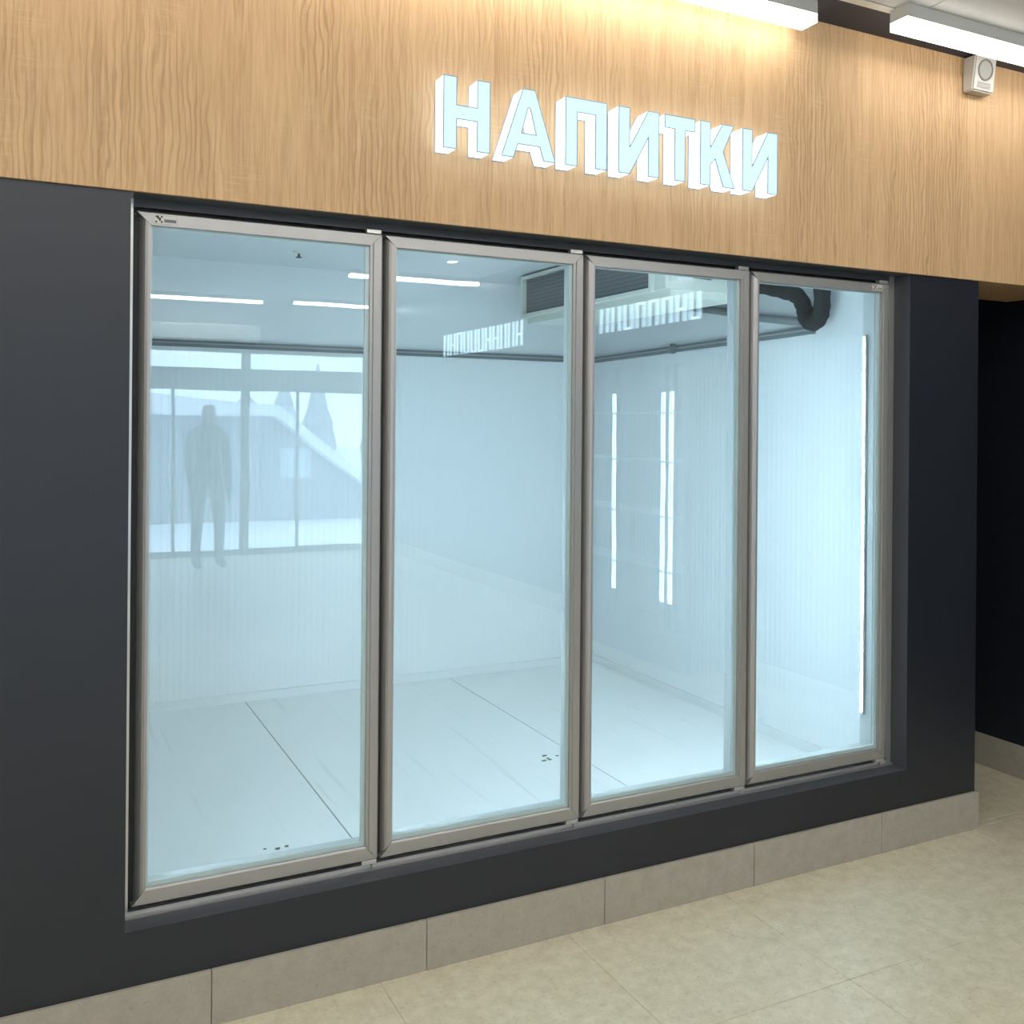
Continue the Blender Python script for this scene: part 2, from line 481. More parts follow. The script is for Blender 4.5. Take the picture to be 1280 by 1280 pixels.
def ribbed(bm, s0, s1, z0, z1, to3d, pitch=0.034, depth=0.0007):
    """sheet with shallow pressed ribs; to3d(s, d, z)"""
    prof = []
    s = s0
    prof.append((s0, 0))
    while s + pitch <= s1:
        for t, d in ((0.10, 0), (0.22, depth), (0.62, depth), (0.74, 0)):
            prof.append((s + t*pitch, d))
        s += pitch
    prof.append((s1, 0))
    lo = [bm.verts.new(to3d(a, d, z0)) for a, d in prof]
    hi = [bm.verts.new(to3d(a, d, z1)) for a, d in prof]
    for k in range(len(prof) - 1):
        bm.faces.new((lo[k], lo[k+1], hi[k+1], hi[k]))
RAILZ = 1.975
wb = struct(boxes('wall_cooler_back', M['white_smooth'], None, ((CX0 - 0.06, CY1 + 0.004, 0), (CX1 + 0.06, CY1 + 0.12, CZ1 + 0.1))))
for k in range(-1, 4):
    x0, x1 = max(CX0, 0.62 + (k-1)*SEAM + 0.001), min(CX1, 0.62 + k*SEAM - 0.001)
    if x1 - x0 < 0.05: continue
    bm = bmesh.new(); ribbed(bm, x0, x1, CZ0, RAILZ, lambda s, d, z: (s, CY1 + 0.003 - d, z))
    obj('wall_panel', bm, M['white_panel'], wb)
wr = struct(boxes('wall_cooler_right', M['white_smooth'], None, ((CX1 + 0.004, CY0 - 0.05, 0), (CX1 + 0.06, CY1 + 0.12, CZ1 + 0.1))))
for a, b in ((CY0, 3.70), (3.702, 4.85), (4.852, CY1)):
    bm = bmesh.new(); ribbed(bm, a, b, CZ0, RAILZ, lambda s, d, z: (CX1 + 0.003 - d, s, z))
    obj('wall_panel', bm, M['white_panel'], wr)
struct(boxes('wall_cooler_left', M['white_smooth'], None, ((CX0 - 0.06, CY0 - 0.05, 0), (CX0, CY1 + 0.12, CZ1 + 0.1))))
struct(boxes('wall_cooler_front', M['white_smooth'], None,
    ((CX0, CY0 - 0.05, CZ0), (OX0, CY0, CZ1)), ((OX1, CY0 - 0.05, CZ0), (CX1, CY0, CZ1)),
    ((OX0, CY0 - 0.05, CZ0), (OX1, CY0, OZ0)), ((OX0, CY0 - 0.05, OZ1), (OX1, CY0, CZ1))))
struct(boxes('ceiling_cooler', M['white_smooth'], None, ((CX0, CY0 - 0.05, CZ1), (CX1, CY1 + 0.004, CZ1 + 0.1))))
# cove along the foot of the walls
bm = bmesh.new()
add_box(bm, (CX0, CY1 - 0.012, CZ0), (CX1, CY1 + 0.003, CZ0 + 0.045))
add_box(bm, (CX1 - 0.012, CY0, CZ0), (CX1 + 0.003, CY1 - 0.012, CZ0 + 0.045))
struct(obj('trim_3', bm, M['white_smooth']))

# slate lining of the recess (sill, right reveal, head)
struct(boxes('trim_4', M['sill'], None, ((OX0, WY + 0.001, OZ0 - 0.002), (OX1, 2.722, OZ0 + 0.001)), ((OX1 - 0.001, WY + 0.001, OZ0), (OX1 + 0.002, 2.722, OZ1)), ((OX0, WY + 0.001, OZ1 - 0.001), (OX1, 2.722, OZ1 + 0.002))))
# ------------------------------------------------------------------ door frame in the recess
FR_Y = 2.722
df = empty('door_frame', ((OX0 + OX1)/2, FR_Y, OZ0))
tag(df, 'long aluminium frame set into the black wall, holding four glass doors', 'door frame')
def part(name, mat, parent, *bs, bevel=0.0):
    """boxes given in world coordinates under a parent that sits at its own origin"""
    L = Vector(parent.location)
    return boxes(name, mat, parent, *[(tuple(Vector(a) - L), tuple(Vector(b) - L)) for a, b in bs], bevel=bevel)
FB = CY0 - 0.01
part('side_jamb', M['alulight'], df, ((OX0, FR_Y, OZ0), (OX0 + 0.013, FB, OZ1)))
part('side_jamb', M['alu'], df, ((OX1 - 0.028, FR_Y, OZ0), (OX1, FB, OZ1)))
part('head_rail', M['sill'], df, ((OX0 + 0.013, FR_Y, OZ1 - 0.022), (OX1 - 0.028, FB, OZ1)))  # aluminium rail given a dark colour for the shade under the head
part('sill_rail', M['alulight'], df, ((OX0 + 0.013, FR_Y, OZ0), (OX1 - 0.028, FR_Y + 0.006, OZ0 + 0.016)), ((OX0 + 0.013, FR_Y + 0.006, OZ0), (OX1 - 0.028, FB, OZ0 + 0.008)))
part('sill_lip', M['alu'], df, ((OX0, FR_Y - 0.012, OZ0), (OX1, FR_Y, OZ0 + 0.006)))
DP, DW = 0.6735, 0.667
DX0 = 0.2545
DZ0, DZ1 = 0.321, 2.124
# dark channel behind the door edges
for gname, gmat, ya, yb, ins in (('gasket_channel', M['gasket'], FR_Y + 0.020, FR_Y + 0.032, 0.0), ('jamb_liner', M['jamb'], FR_Y + 0.032, FB, 0.004)):
    part(gname, gmat, df,
        ((OX0 + 0.013, ya, OZ0 + 0.016), (OX0 + 0.036 + ins, yb, OZ1 - 0.022)),
        ((OX1 - 0.046 - ins, ya, OZ0 + 0.016), (OX1 - 0.028, yb, OZ1 - 0.022)),
        ((OX0 + 0.036 + ins, ya, OZ0 + 0.016), (OX1 - 0.046 - ins, yb, OZ0 + 0.050 + ins)),
        ((OX0 + 0.036 + ins, ya, OZ1 - 0.046 - ins), (OX1 - 0.046 - ins, yb, OZ1 - 0.022)))
for k in range(1, 4):
    xm = DX0 + DP*k - 0.003
    part('mullion', M['jamb'], df, ((xm - 0.012, FR_Y + 0.022, OZ0 + 0.058), (xm + 0.012, FR_Y + 0.055, OZ1 - 0.050)))

# ------------------------------------------------------------------ the four doors
SL, SR_, RT, RB = 0.036, 0.036, 0.034, 0.041   # visible widths of stiles and rails
DH = DZ1 - DZ0
def prism(bm, prof, vert):
    """extrude a closed profile; vert(p, end) -> 3d point"""
    a = [bm.verts.new(vert(p, 0)) for p in prof]
    b = [bm.verts.new(vert(p, 1)) for p in prof]
    n = len(prof)
    for k in range(n):
        bm.faces.new((a[k], a[(k+1) % n], b[(k+1) % n], b[k]))
    bm.faces.new(a[::-1]); bm.faces.new(b)
def make_door(k, label):
    x = DX0 + DP*k
    d = empty('glass_door', (x, 2.700, DZ0))
    tag(d, label, 'door', 'glass cooler doors in one frame')
    T = 0.038
    e = 0.0006
    # grip stile (left): rounded nose running the full height, mitred ends
    pl = [(0.0, T), (0.0, 0.034), (0.006, 0.033), (0.0075, 0.023), (0.011, 0.014), (0.016, 0.007), (0.022, 0.0025), (0.029, 0.0), (SL, 0.0), (SL, T)]
    bm = bmesh.new()
    prism(bm, pl, lambda p, t: (p[0], p[1], (DH - p[0]*RT/SL - e) if t else (p[0]*RB/SL + e)))
    o = obj('grip_stile', bm, M['alu'], d, smooth=False)
    o['label'] = 'rounded full-height grip along the left edge'
    boxes('grip_shade_strip', M['gasket'], d, ((-0.005, 0.024, 0.006), (0.0072, 0.0335, DH - 0.006)))  # black strip standing in for the deep shade in the grip recess
    # right stile: flat with a small step on the glass side
    pr = [(DW, T), (DW, 0.003), (DW - 0.003, 0.0), (DW - SR_ + 0.010, 0.0), (DW - SR_ + 0.008, 0.0035), (DW - SR_, 0.0035), (DW - SR_, T)]
    bm = bmesh.new()
    prism(bm, pr, lambda p, t: (p[0], p[1], (DH - (DW - p[0])*RT/SR_ - e) if t else ((DW - p[0])*RB/SR_ + e)))
    obj('stile', bm, M['alu'], d)
    ptop = [(DH, T), (DH, 0.003), (DH - 0.003, 0.0), (DH - RT, 0.0), (DH - RT, T)]
    bm = bmesh.new()
    prism(bm, ptop, lambda p, t: ((DW - (DH - p[0])*SR_/RT - e) if t else ((DH - p[0])*SL/RT + e), p[1], p[0]))
    rail = obj('top_rail', bm, M['alu'], d)
    pbot = [(0.0, T), (0.0, 0.003), (0.003, 0.0), (RB - 0.004, 0.0), (RB, 0.004), (RB, T)]
    bm = bmesh.new()
    prism(bm, pbot, lambda p, t: ((DW - p[0]*SR_/RB - e) if t else (p[0]*SL/RB + e), p[1], p[0]))
    obj('bottom_rail', bm, M['alu'], d)
    gx0, gx1, gz0, gz1 = SL - 0.004, DW - SR_ + 0.004, RB - 0.004, DH - RT + 0.004
    boxes('outer_pane', M['glass'], d, ((gx0, 0.008, gz0), (gx1, 0.012, gz1)))
    ip = boxes('inner_pane', M['glass'], d, ((gx0, 0.022, gz0), (gx1, 0.026, gz1)))
    s = 0.012
    boxes('glazing_spacer', M['spacer'], d,
        ((SL, 0.0125, RB), (SL + s*0.5, 0.0215, DH - RT)), ((DW - SR_ - s, 0.0125, RB), (DW - SR_, 0.0215, DH - RT)),
        ((SL + s*0.5, 0.0125, RB), (DW - SR_ - s, 0.0215, RB + s)), ((SL + s*0.5, 0.0125, DH - RT - s*0.4), (DW - SR_ - s, 0.0215, DH - RT)))
    boxes('gasket', M['gasket'], d,
        ((0.004, T, 0.004), (0.020, 0.0415, DH - 0.004)), ((DW - 0.020, T, 0.004), (DW - 0.004, 0.0415, DH - 0.004)),
        ((0.020, T, 0.004), (DW - 0.020, 0.0415, 0.020)), ((0.020, T, DH - 0.020), (DW - 0.020, 0.0415, DH - 0.004)))
    for z0, z1 in ((-0.026, -0.001), (DH + 0.001, DH + 0.013)):
        boxes('hinge', M['alulight'], d, ((DW - 0.046, 0.004, z0 + (0.012 if z0 < 0 else 0)), (DW - 0.002, 0.026, z1)), ((DW - 0.014, 0.008, z0), (DW - 0.002, 0.022, z1)), bevel=0.0015)
    return d
labels = ['tall glass cooler door nearest the viewer, at the left end of the row',
          'glass cooler door, second from the left in the row of four',
          'glass cooler door, third from the left, under the last letters of the sign',
          'glass cooler door at the right end, in front of the black bent pipe']
doors = [make_door(k, labels[k]) for k in range(4)]
# small maker badges on the top rails of the end doors
def badge(d, x, w, dark):
    z = DH - RT*0.52
    b = boxes('maker_badge', M['trimgrey'], d, ((x, -0.0012, z - 0.011), (x + w, 0.0005, z + 0.011)))
    b['label'] = 'small grey badge with a black and white mark'
    s = 0.0046
    bits = [(0, 3), (1, 2), (2, 1), (3, 0), (3, 3), (0, 0), (2, 2), (1, 3)] if dark else [(0, 0), (1, 1), (2, 2), (3, 3), (0, 3), (3, 0)]
    for i, j in bits:
        boxes('badge_mark', M['gasket'], b, ((x + 0.004 + i*s, -0.0018, z - 0.009 + j*s), (x + 0.004 + (i+1)*s*0.98, -0.0010, z - 0.009 + (j+1)*s*0.98)))
    boxes('badge_bar', M['frame_dark'] if dark else M['alu'], b, ((x + 0.026, -0.0018, z - 0.007), (x + w - 0.002, -0.0010, z + 0.001)))
badge(doors[0], 0.042, 0.058, True)
badge(doors[3], DW - 0.088, 0.052, False)

# ------------------------------------------------------------------ LED strips on the cooler side of the frame
def led_strip(x, y, face, label, z0=0.46, z1=1.94):
    """face: direction (x, y) the diffuser looks to"""
    t = empty('led_strip', (x, y, z0))
    t.rotation_euler.z = math.atan2(-face[0], face[1])
    tag(t, label, 'light', 'led strips inside the cooler frame')
    h = z1 - z0
    boxes('housing', M['trimgrey'], t, ((-0.009, 0.0, 0), (0.009, 0.005, h)))
    bm = bmesh.new()
    prof = [(-0.0085, 0.005), (-0.0085, 0.010), (-0.005, 0.012), (0.0, 0.0125), (0.005, 0.012), (0.0085, 0.010), (0.0085, 0.005)]
    prism(bm, prof, lambda p, q: (p[0], p[1], h - 0.01 if q else 0.01))
    obj('diffuser', bm, M['led'], t)
    for zz in (0, h - 0.01):
        boxes('end_cap', M['whiteplastic'], t, ((-0.0095, 0.005, zz), (0.0095, 0.0165, zz + 0.01)))
LINER_L, LINER_R = OX0 + 0.040, OX1 - 0.050
led_strip(LINER_L, FR_Y + 0.075, (0.7, 0.7), 'vertical led strip inside the left end of the door frame')
led_strip(LINER_R - 0.006, FR_Y + 0.082, (-0.5, 0.87), 'bright vertical led strip showing at the right edge of the last door')
for k, lb in ((1, 'vertical led strip behind the joint of the first and second doors'),
              (2, 'vertical led strip behind the joint of the two middle doors'),
              (3, 'vertical led strip behind the joint of the third and fourth doors')):
    xm = DX0 + DP*k - 0.003
    part('mullion_post', M['jamb'], df, ((xm - 0.012, FR_Y + 0.055, OZ0 + 0.054), (xm + 0.006, FB - 0.018, OZ1 - 0.050)))
    led_strip(xm + 0.010, FR_Y + 0.066, (0.62, 0.78), lb)

# ------------------------------------------------------------------ glowing letters
LZ0, LH, STEM = 2.363, 0.205, 0.040
LF, LB = 2.572, WOOD_Y
def glyph(ch, w):
    s = STEM
    h = LH
    if ch == 'Н':
        b0, b1 = 0.42*h, 0.61*h
        return [[(0,0),(s,0),(s,b0),(w-s,b0),(w-s,0),(w,0),(w,h),(w-s,h),(w-s,b1),(s,b1),(s,h),(0,h)]]
    if ch == 'П':
        b = 0.80*h
        return [[(0,0),(s,0),(s,b),(w-s,b),(w-s,0),(w,0),(w,h),(0,h)]]
    if ch == 'И':
        return [[(0,0),(s*1.02,0),(w-s,0.60*h),(w-s,0),(w,0),(w,h),(w-s*1.02,h),(s,0.40*h),(s,h),(0,h)]]
    if ch == 'Т':
        b = 0.80*h; c = w/2
        return [[(c-s/2,0),(c+s/2,0),(c+s/2,b),(w,b),(w,h),(0,h),(0,b),(c-s/2,b)]]
    if ch == 'К':
        return [[(0,0),(s,0),(s,0.335*h),(s+0.020,0.43*h),(w-s*1.15,0),(w,0),(s+0.052,0.565*h),(w-0.004,h),(w-0.004-s*1.15,h),(s,0.60*h),(s,h),(0,h)]]
    if ch == 'А':
        a0, a1 = 0.385*w, 0.61*w
        q = s*0.98
        # legs are lines from the foot to the top
        lx = lambda z: a0*z/h
        rx = lambda z: w - (w - a1)*z/h
        c0, c1 = 0.20*h, 0.36*h
        return [[(0,0),(q,0),(lx(c0)+q,c0),(rx(c0)-q,c0),(w-q,0),(w,0),(a1,h),(a0,h)],
                [(lx(c1)+q*1.02,c1),(rx(c1)-q*1.02,c1),(0.5*w+0.004,0.735*h),(0.5*w-0.004,0.735*h)]]
def make_letter(ch, x0, x1, label):
    w = x1 - x0
    t = empty('sign_letter', (x0, LB, LZ0))
    tag(t, label, 'sign letter', 'glowing letters on the oak bulkhead')
    loops = glyph(ch, w)
    yf = LF - LB
    cu = bpy.data.curves.new('face', 'CURVE'); cu.dimensions = '2D'; cu.fill_mode = 'BOTH'
    for lp in loops:
        sp = cu.splines.new('POLY'); sp.points.add(len(lp) - 1); sp.use_cyclic_u = True
        for p, q in zip(sp.points, lp): p.co = (q[0], q[1], 0, 1)
    tmp = bpy.data.objects.new('tmp', cu)
    me = tmp.to_mesh()
    bm = bmesh.new()
    vs = [bm.verts.new((v.co.x, yf, v.co.y)) for v in me.vertices]
    for p in me.polygons: bm.faces.new([vs[i] for i in p.vertices])
    tmp.to_mesh_clear(); bpy.data.objects.remove(tmp); bpy.data.curves.remove(cu)
    bmesh.ops.remove_doubles(bm, verts=bm.verts, dist=1e-6)
    r = bmesh.ops.extrude_face_region(bm, geom=list(bm.faces))
    for v in r['geom']:
        if isinstance(v, bmesh.types.BMVert): v.co.y += 0.004
    obj('face', bm, M['letface'], t)
    bm = bmesh.new()
    for lp in loops:
        a = [bm.verts.new((p[0], yf + 0.004, p[1])) for p in lp]
        b = [bm.verts.new((p[0], -0.001, p[1])) for p in lp]
        for k in range(len(lp)):
            bm.faces.new((a[k], a[(k+1) % len(lp)], b[(k+1) % len(lp)], b[k]))
    obj('return', bm, M['letside'], t)
    bm = bmesh.new()
    for lp in loops:
        n = len(lp)
        for k in range(n):
            A, B = Vector((lp[k][0], yf, lp[k][1])), Vector((lp[(k+1) % n][0], yf, lp[(k+1) % n][1]))
            tube_pts(bm, [A, B], 0.0014, 6)
    obj('trim_edge', bm, M['lettrim'], t)
    bm = bmesh.new()
    for lp in loops:
        n = len(lp)
        for k in range(n):
            A, B = Vector((lp[k][0], -0.0012, lp[k][1])), Vector((lp[(k+1) % n][0], -0.0012, lp[(k+1) % n][1]))
            tube_pts(bm, [A, B], 0.0014, 6)
    obj('back_edge', bm, M['lettrim'], t)
for ch, a, b, lb in (('Н', 1.055, 1.200, 'glowing white letter Н, the first letter of the sign on oak'),
                     ('А', 1.238, 1.417, 'glowing white letter А with a closed counter, on the oak panel'),
                     ('П', 1.452, 1.597, 'glowing white letter П, shaped like a doorway, on the oak panel'),
                     ('И', 1.641, 1.791, 'glowing white letter И between the letters П and Т'),
                     ('Т', 1.813, 1.931, 'glowing white letter Т, one upright under a crossbar, on the oak'),
                     ('К', 1.953, 2.092, 'glowing white letter К with two slanting arms, beside the last letter'),
                     ('И', 2.126, 2.274, 'glowing white letter И, the last letter of the sign')):
    make_letter(ch, a, b, lb)

# ------------------------------------------------------------------ ceiling luminaires
def lamp(x0, x1, yc, label, mat='lamp', w=0.076, z=2.945, top=CEIL, group='linear ceiling lamps'):
    t = empty('linear_lamp', ((x0+x1)/2, yc, top))
    tag(t, label, 'lamp', group)
    h = (x1 - x0)/2
    zt = z - top
    boxes('housing', M['lamphouse'], t, ((-h, -w/2, zt + 0.030), (h, w/2, 0.0)))
    boxes('diffuser', M[mat], t, ((-h, -w/2, zt), (h, w/2, zt + 0.030)), bevel=0.002)
    return t
lamp(0.55, 2.388, 2.546, 'white linear lamp above the sign, tight against the oak panel', 'walllamp')
lamp(-1.40, 0.40, 2.546, 'white linear lamp above the black wall, left of the lamp over the sign', 'walllamp')
lamp(-3.40, -1.55, 2.546, 'white linear lamp at the far left end of the oak panel', 'walllamp')
lamp(2.668, 4.02, 2.417, 'white linear lamp at the ceiling edge, above the small white speaker', 'walllamp')
lamp(0.98, 2.44, -6.00, 'linear lamp by the windows, reflected at the left of the first door')
lamp(2.79, 4.02, -5.87, 'linear lamp by the windows, reflected at the right of the first door')
lamp(2.71, 4.02, -3.45, 'linear lamp reflected high in the second glass door')
for i, (a, y) in enumerate(((-3.4, -3.45), (-1.6, -3.45), (-3.4, -6.0), (-1.2, -6.0))):  # unseen lamps, added to light the rest of the store
    lamp(a, a + 1.4, y, 'added linear fill lamp at the unseen back left of the store', group='added fill lamps at the back left')
for a, y in [(x, y) for y in (-1.5, -0.1, 1.3) for x in (-3.9, -2.3, -0.7, 0.9, 2.5)]:  # unseen rows, added to raise the ambient fill
    lamp(a, a + 1.45, y, 'added linear fill lamp in the unseen rows over the viewer', group='added fill lamps over the viewer')
def downlight(x, y, label):
    t = empty('downlight', (x, y, CEIL))
    tag(t, label, 'lamp')
    bm = bmesh.new(); lathe(bm, [(0.045, 0.0), (0.05, -0.06), (0.042, -0.065)], (0, 0, 0), 'Z'); obj('can', bm, M['whiteplastic'], t)
    bm = bmesh.new(); lathe(bm, [(0.040, -0.0652), (0.038, -0.068)], (0, 0, 0), 'Z'); obj('lens', bm, M['lamp'], t)
downlight(3.25, -2.27, 'small round spot lamp on the ceiling, reflected high in the second door')

# ------------------------------------------------------------------ little white speaker on the oak
sp = empty('wall_speaker', (3.315, WOOD_Y, 2.948))
tag(sp, 'small white box speaker on the oak panel under the ceiling', 'speaker')
bm = bmesh.new()
add_box(bm, (-0.060, -0.062, -0.066), (0.060, 0.0, 0.066))
for v in bm.verts:
    if v.co.y < -0.03 and v.co.z < 0: v.co.y += 0.016
bmesh.ops.bevel(bm, geom=list(bm.edges), offset=0.005, segments=2, affect='EDGES')
obj('cabinet', bm, M['speakerbox'], sp)
tilt = math.atan2(0.016, 0.132)
def on_front(bm):
    bmesh.ops.rotate(bm, cent=(0, 0, 0), matrix=Matrix.Rotation(tilt, 3, 'X'), verts=bm.verts)
    bmesh.ops.translate(bm, vec=(0, -0.0545, 0), verts=bm.verts)
bm = bmesh.new()
lathe(bm, [(0.041, 0.002), (0.041, -0.003), (0.036, -0.004), (0.034, -0.001)], (0, 0, 0.016), 'Y'); on_front(bm)
obj('speaker_ring', bm, M['speakerring'], sp)
bm = bmesh.new()
lathe(bm, [(0.034, 0.001), (0.033, -0.0015), (0.012, -0.003)], (0, 0, 0.016), 'Y'); on_front(bm)
obj('speaker_cone', bm, M['speakergrille'], sp)
bm = bmesh.new()
for k in range(4): add_box(bm, (-0.036, -0.0015, -0.052 + k*0.006), (0.036, 0.002, -0.0495 + k*0.006))
on_front(bm); obj('vent_slots', bm, M['speakergrille'], sp)

# ------------------------------------------------------------------ inside the cooler: trunking rails, evaporator, pipe
def rail(name, label, a, b, fix=None):
    A, B = Vector(a), Vector(b)
    t = empty(name, a); tag(t, label, 'trunking')
    d = B - A
    if abs(d.x) > abs(d.y):
        boxes('channel', M['railgrey'], t, ((0, -0.026, -0.017), (d.x, 0, 0.017)))
        boxes('cover_ridge', M['ridge'], t, ((0, -0.030, -0.002), (d.x, -0.026, 0.005)))
    else:
        boxes('channel', M['railgrey'], t, ((-0.026, 0, -0.017), (0, d.y, 0.017)))
        boxes('cover_ridge', M['ridge'], t, ((-0.030, 0, -0.002), (-0.026, d.y, 0.005)))
    return t
rail('cable_trunking', 'grey trunking along the back wall of the cooler', (CX0, CY1 + 0.004, RAILZ + 0.006), (CX1 - 0.03, CY1 + 0.004, RAILZ + 0.006))
r2 = rail('cable_trunking', 'grey trunking along the right wall of the cooler', (CX1 + 0.004, 3.36, RAILZ + 0.042), (CX1 + 0.004, CY1 - 0.026, RAILZ + 0.042))
r2.rotation_euler.x = -0.018
bm = bmesh.new(); lathe(bm, [(0.028, 0.004), (0.028, -0.012), (0.014, -0.018)], (-0.034, 1.04, 0.0), 'X'); obj('junction_box', bm, M['railgrey'], r2)
# sloping drain pipe from the unit to the black trap
bm = bmesh.new()
tube_pts(bm, [(3.165, 4.32, 2.222), (3.165, 3.95, 2.155), (3.160, 3.70, 2.102), (3.150, 3.40, 2.055)], 0.019, 12)
dp = obj('drain_pipe', bm, M['railgrey'], None, smooth=True)
tag(dp, 'grey drain pipe sloping down to the black pipe bend', 'pipe')

ev = empty('evaporator_unit', (2.50, 4.28, CZ1))
tag(ev, 'cream ceiling cooling unit with a dark coil grille in the cooler', 'cooling unit')
y0, y1 = 3.56, 4.97
part('casing', M['evap'], ev,
    ((2.52, y0, 2.185), (2.95, y1, 2.200)), ((2.52, y0, 2.20), (2.95, y0 + 0.10, CZ1 - 0.008)), ((2.52, y1 - 0.06, 2.20), (2.95, y1, CZ1 - 0.008)),
    ((2.92, y0 + 0.10, 2.20), (2.95, y1 - 0.06, CZ1 - 0.008)), ((2.52, y0, CZ1 - 0.02), (2.95, y1, CZ1 - 0.008)))
gr = part('coil_grille', M['grille'], ev, ((2.528, y0 + 0.10, 2.20), (2.56, y1 - 0.06, CZ1 - 0.02)))
part('grille_frame', M['evap'], ev,
    ((2.50, y0 + 0.085, 2.178), (2.524, y1 - 0.045, 2.196)), ((2.50, y0 + 0.085, CZ1 - 0.030), (2.524, y1 - 0.045, CZ1 - 0.012)),
    ((2.50, y0 + 0.085, 2.196), (2.524, y0 + 0.104, CZ1 - 0.030)), ((2.50, y1 - 0.062, 2.196), (2.524, y1 - 0.045, CZ1 - 0.030)))
for k in range(9):
    z = 2.208 + k*0.0205
    L = ev.location
    boxes('fin', M['fin'], gr, ((2.524 - L.x, y0 + 0.10 - L.y, z - L.z), (2.528 - L.x, y1 - 0.06 - L.y, z + 0.004 - L.z)))
part('drip_tray', M['evap'], ev, ((2.56, y0 + 0.02, 2.150), (2.93, y1 - 0.02, 2.186)))
for yy in (y0 + 0.15, y1 - 0.15):
    part('hanger', M['steel'], ev, ((2.70, yy, CZ1 - 0.008), (2.74, yy + 0.03, CZ1)))
for yy, zz in ((y0 - 0.035, 2.30), (y0 - 0.035, 2.245)):
    bm = bmesh.new()
    tube_pts(bm, [Vector((2.60, yy + 0.04, zz)) - ev.location, Vector((2.60, yy, zz)) - ev.location, Vector((2.72, yy - 0.02, zz - 0.01)) - ev.location, Vector((2.84, yy - 0.02, zz + 0.05)) - ev.location, Vector((2.86, yy + 0.04, zz + 0.05)) - ev.location], 0.010, 8)
    obj('copper_line', bm, M['darkbit'], ev, smooth=True)
part('valve_box', M['whiteplastic'], ev, ((2.545, y0 - 0.05, 2.215), (2.63, y0, 2.275)))

# black insulated pipe with a U bend
pts = [(3.12, 4.10, 2.335), (3.12, 3.80, 2.275), (3.115, 3.60, 2.235), (3.11, 3.47, 2.200), (3.11, 3.375, 2.165), (3.11, 3.335, 2.11), (3.11, 3.325, 2.07),
       (3.11, 3.295, 2.040), (3.11, 3.26, 2.040), (3.11, 3.232, 2.07), (3.11, 3.225, 2.12), (3.11, 3.225, 2.25), (3.11, 3.225, CZ1)]
sm = smooth_path(pts, 5)
bm = bmesh.new()
tube_pts(bm, sm, [0.036 + 0.002*math.sin(i*1.7) for i in range(len(sm))], 16)
pp = obj('insulated_pipe', bm, M['foam'], None, smooth=True)
tag(pp, 'black foam-insulated pipe with a U bend behind the last door', 'pipe')

# ceiling sprinkler seen high in the first door
sk = empty('ceiling_sprinkler', (1.20, 4.78, CZ1))
tag(sk, 'small sprinkler head on the cooler ceiling, seen in the first door', 'sprinkler')
bm = bmesh.new(); lathe(bm, [(0.030, 0.0), (0.028, -0.008), (0.012, -0.012)], (0, 0, 0), 'Z'); obj('rose', bm, M['whiteplastic'], sk)
bm = bmesh.new(); lathe(bm, [(0.006, -0.008), (0.006, -0.028)], (0, 0, 0), 'Z', 12); obj('stem', bm, M['darkbit'], sk)
bm = bmesh.new(); lathe(bm, [(0.015, -0.028), (0.015, -0.032)], (0, 0, 0), 'Z', 16); obj('deflector', bm, M['darkbit'], sk)

# dark specks lying on the cooler floor
def speck(x, y, r, label):
    bm = bmesh.new()
    for k in range(5):
        a = random.uniform(0, 6.28); q = random.uniform(0, r)
        c = Vector((x + q*math.cos(a), y + q*math.sin(a), CZ0))
        s = random.uniform(0.004, 0.010)
        add_box(bm, c - Vector((s, s*0.5, 0.0)), c + Vector((s, s*0.5, 0.003)))
    o = tag(obj('debris_crumbs', bm, M['darkbit']), label, 'debris'); o['kind'] = 'stuff'
speck(0.80, 3.39, 0.06, 'dark crumbs on the cooler floor by the first door')
speck(2.08, 3.80, 0.07, 'dark crumbs on the cooler floor behind the second door')

# ------------------------------------------------------------------ what the glass reflects: right side of the store
def glow_sign(ya, yb, z0, h, n, label):
    t = empty('wall_sign', (RX, ya, z0)); tag(t, label, 'sign')
    pitch = (yb - ya)/n; w = abs(pitch)*0.66; s = 0.016
    for k in range(n):
        kind = random.choice((0, 1, 2, 3))
        c = ya + pitch*(k + 0.5) - ya
        bs = [((-0.012, c - w/2, 0), (0, c - w/2 + s, h)), ((-0.012, c + w/2 - s, 0), (0, c + w/2, h))]
        zb = (h - s, 0, h*0.42, None)[kind]
        if zb is not None: bs.append(((-0.012, c - w/2 + s, zb), (0, c + w/2 - s, zb + s)))
        boxes('glowing_stroke', M['signglow'], t, *bs)
glow_sign(0.16, -1.155, 2.295, 0.185, 8, 'glowing white lettering on the side wall, reflected in the third door')
glow_sign(-2.45, -4.35, 2.295, 0.225, 11, 'glowing white lettering on the side wall, reflected in the second door')
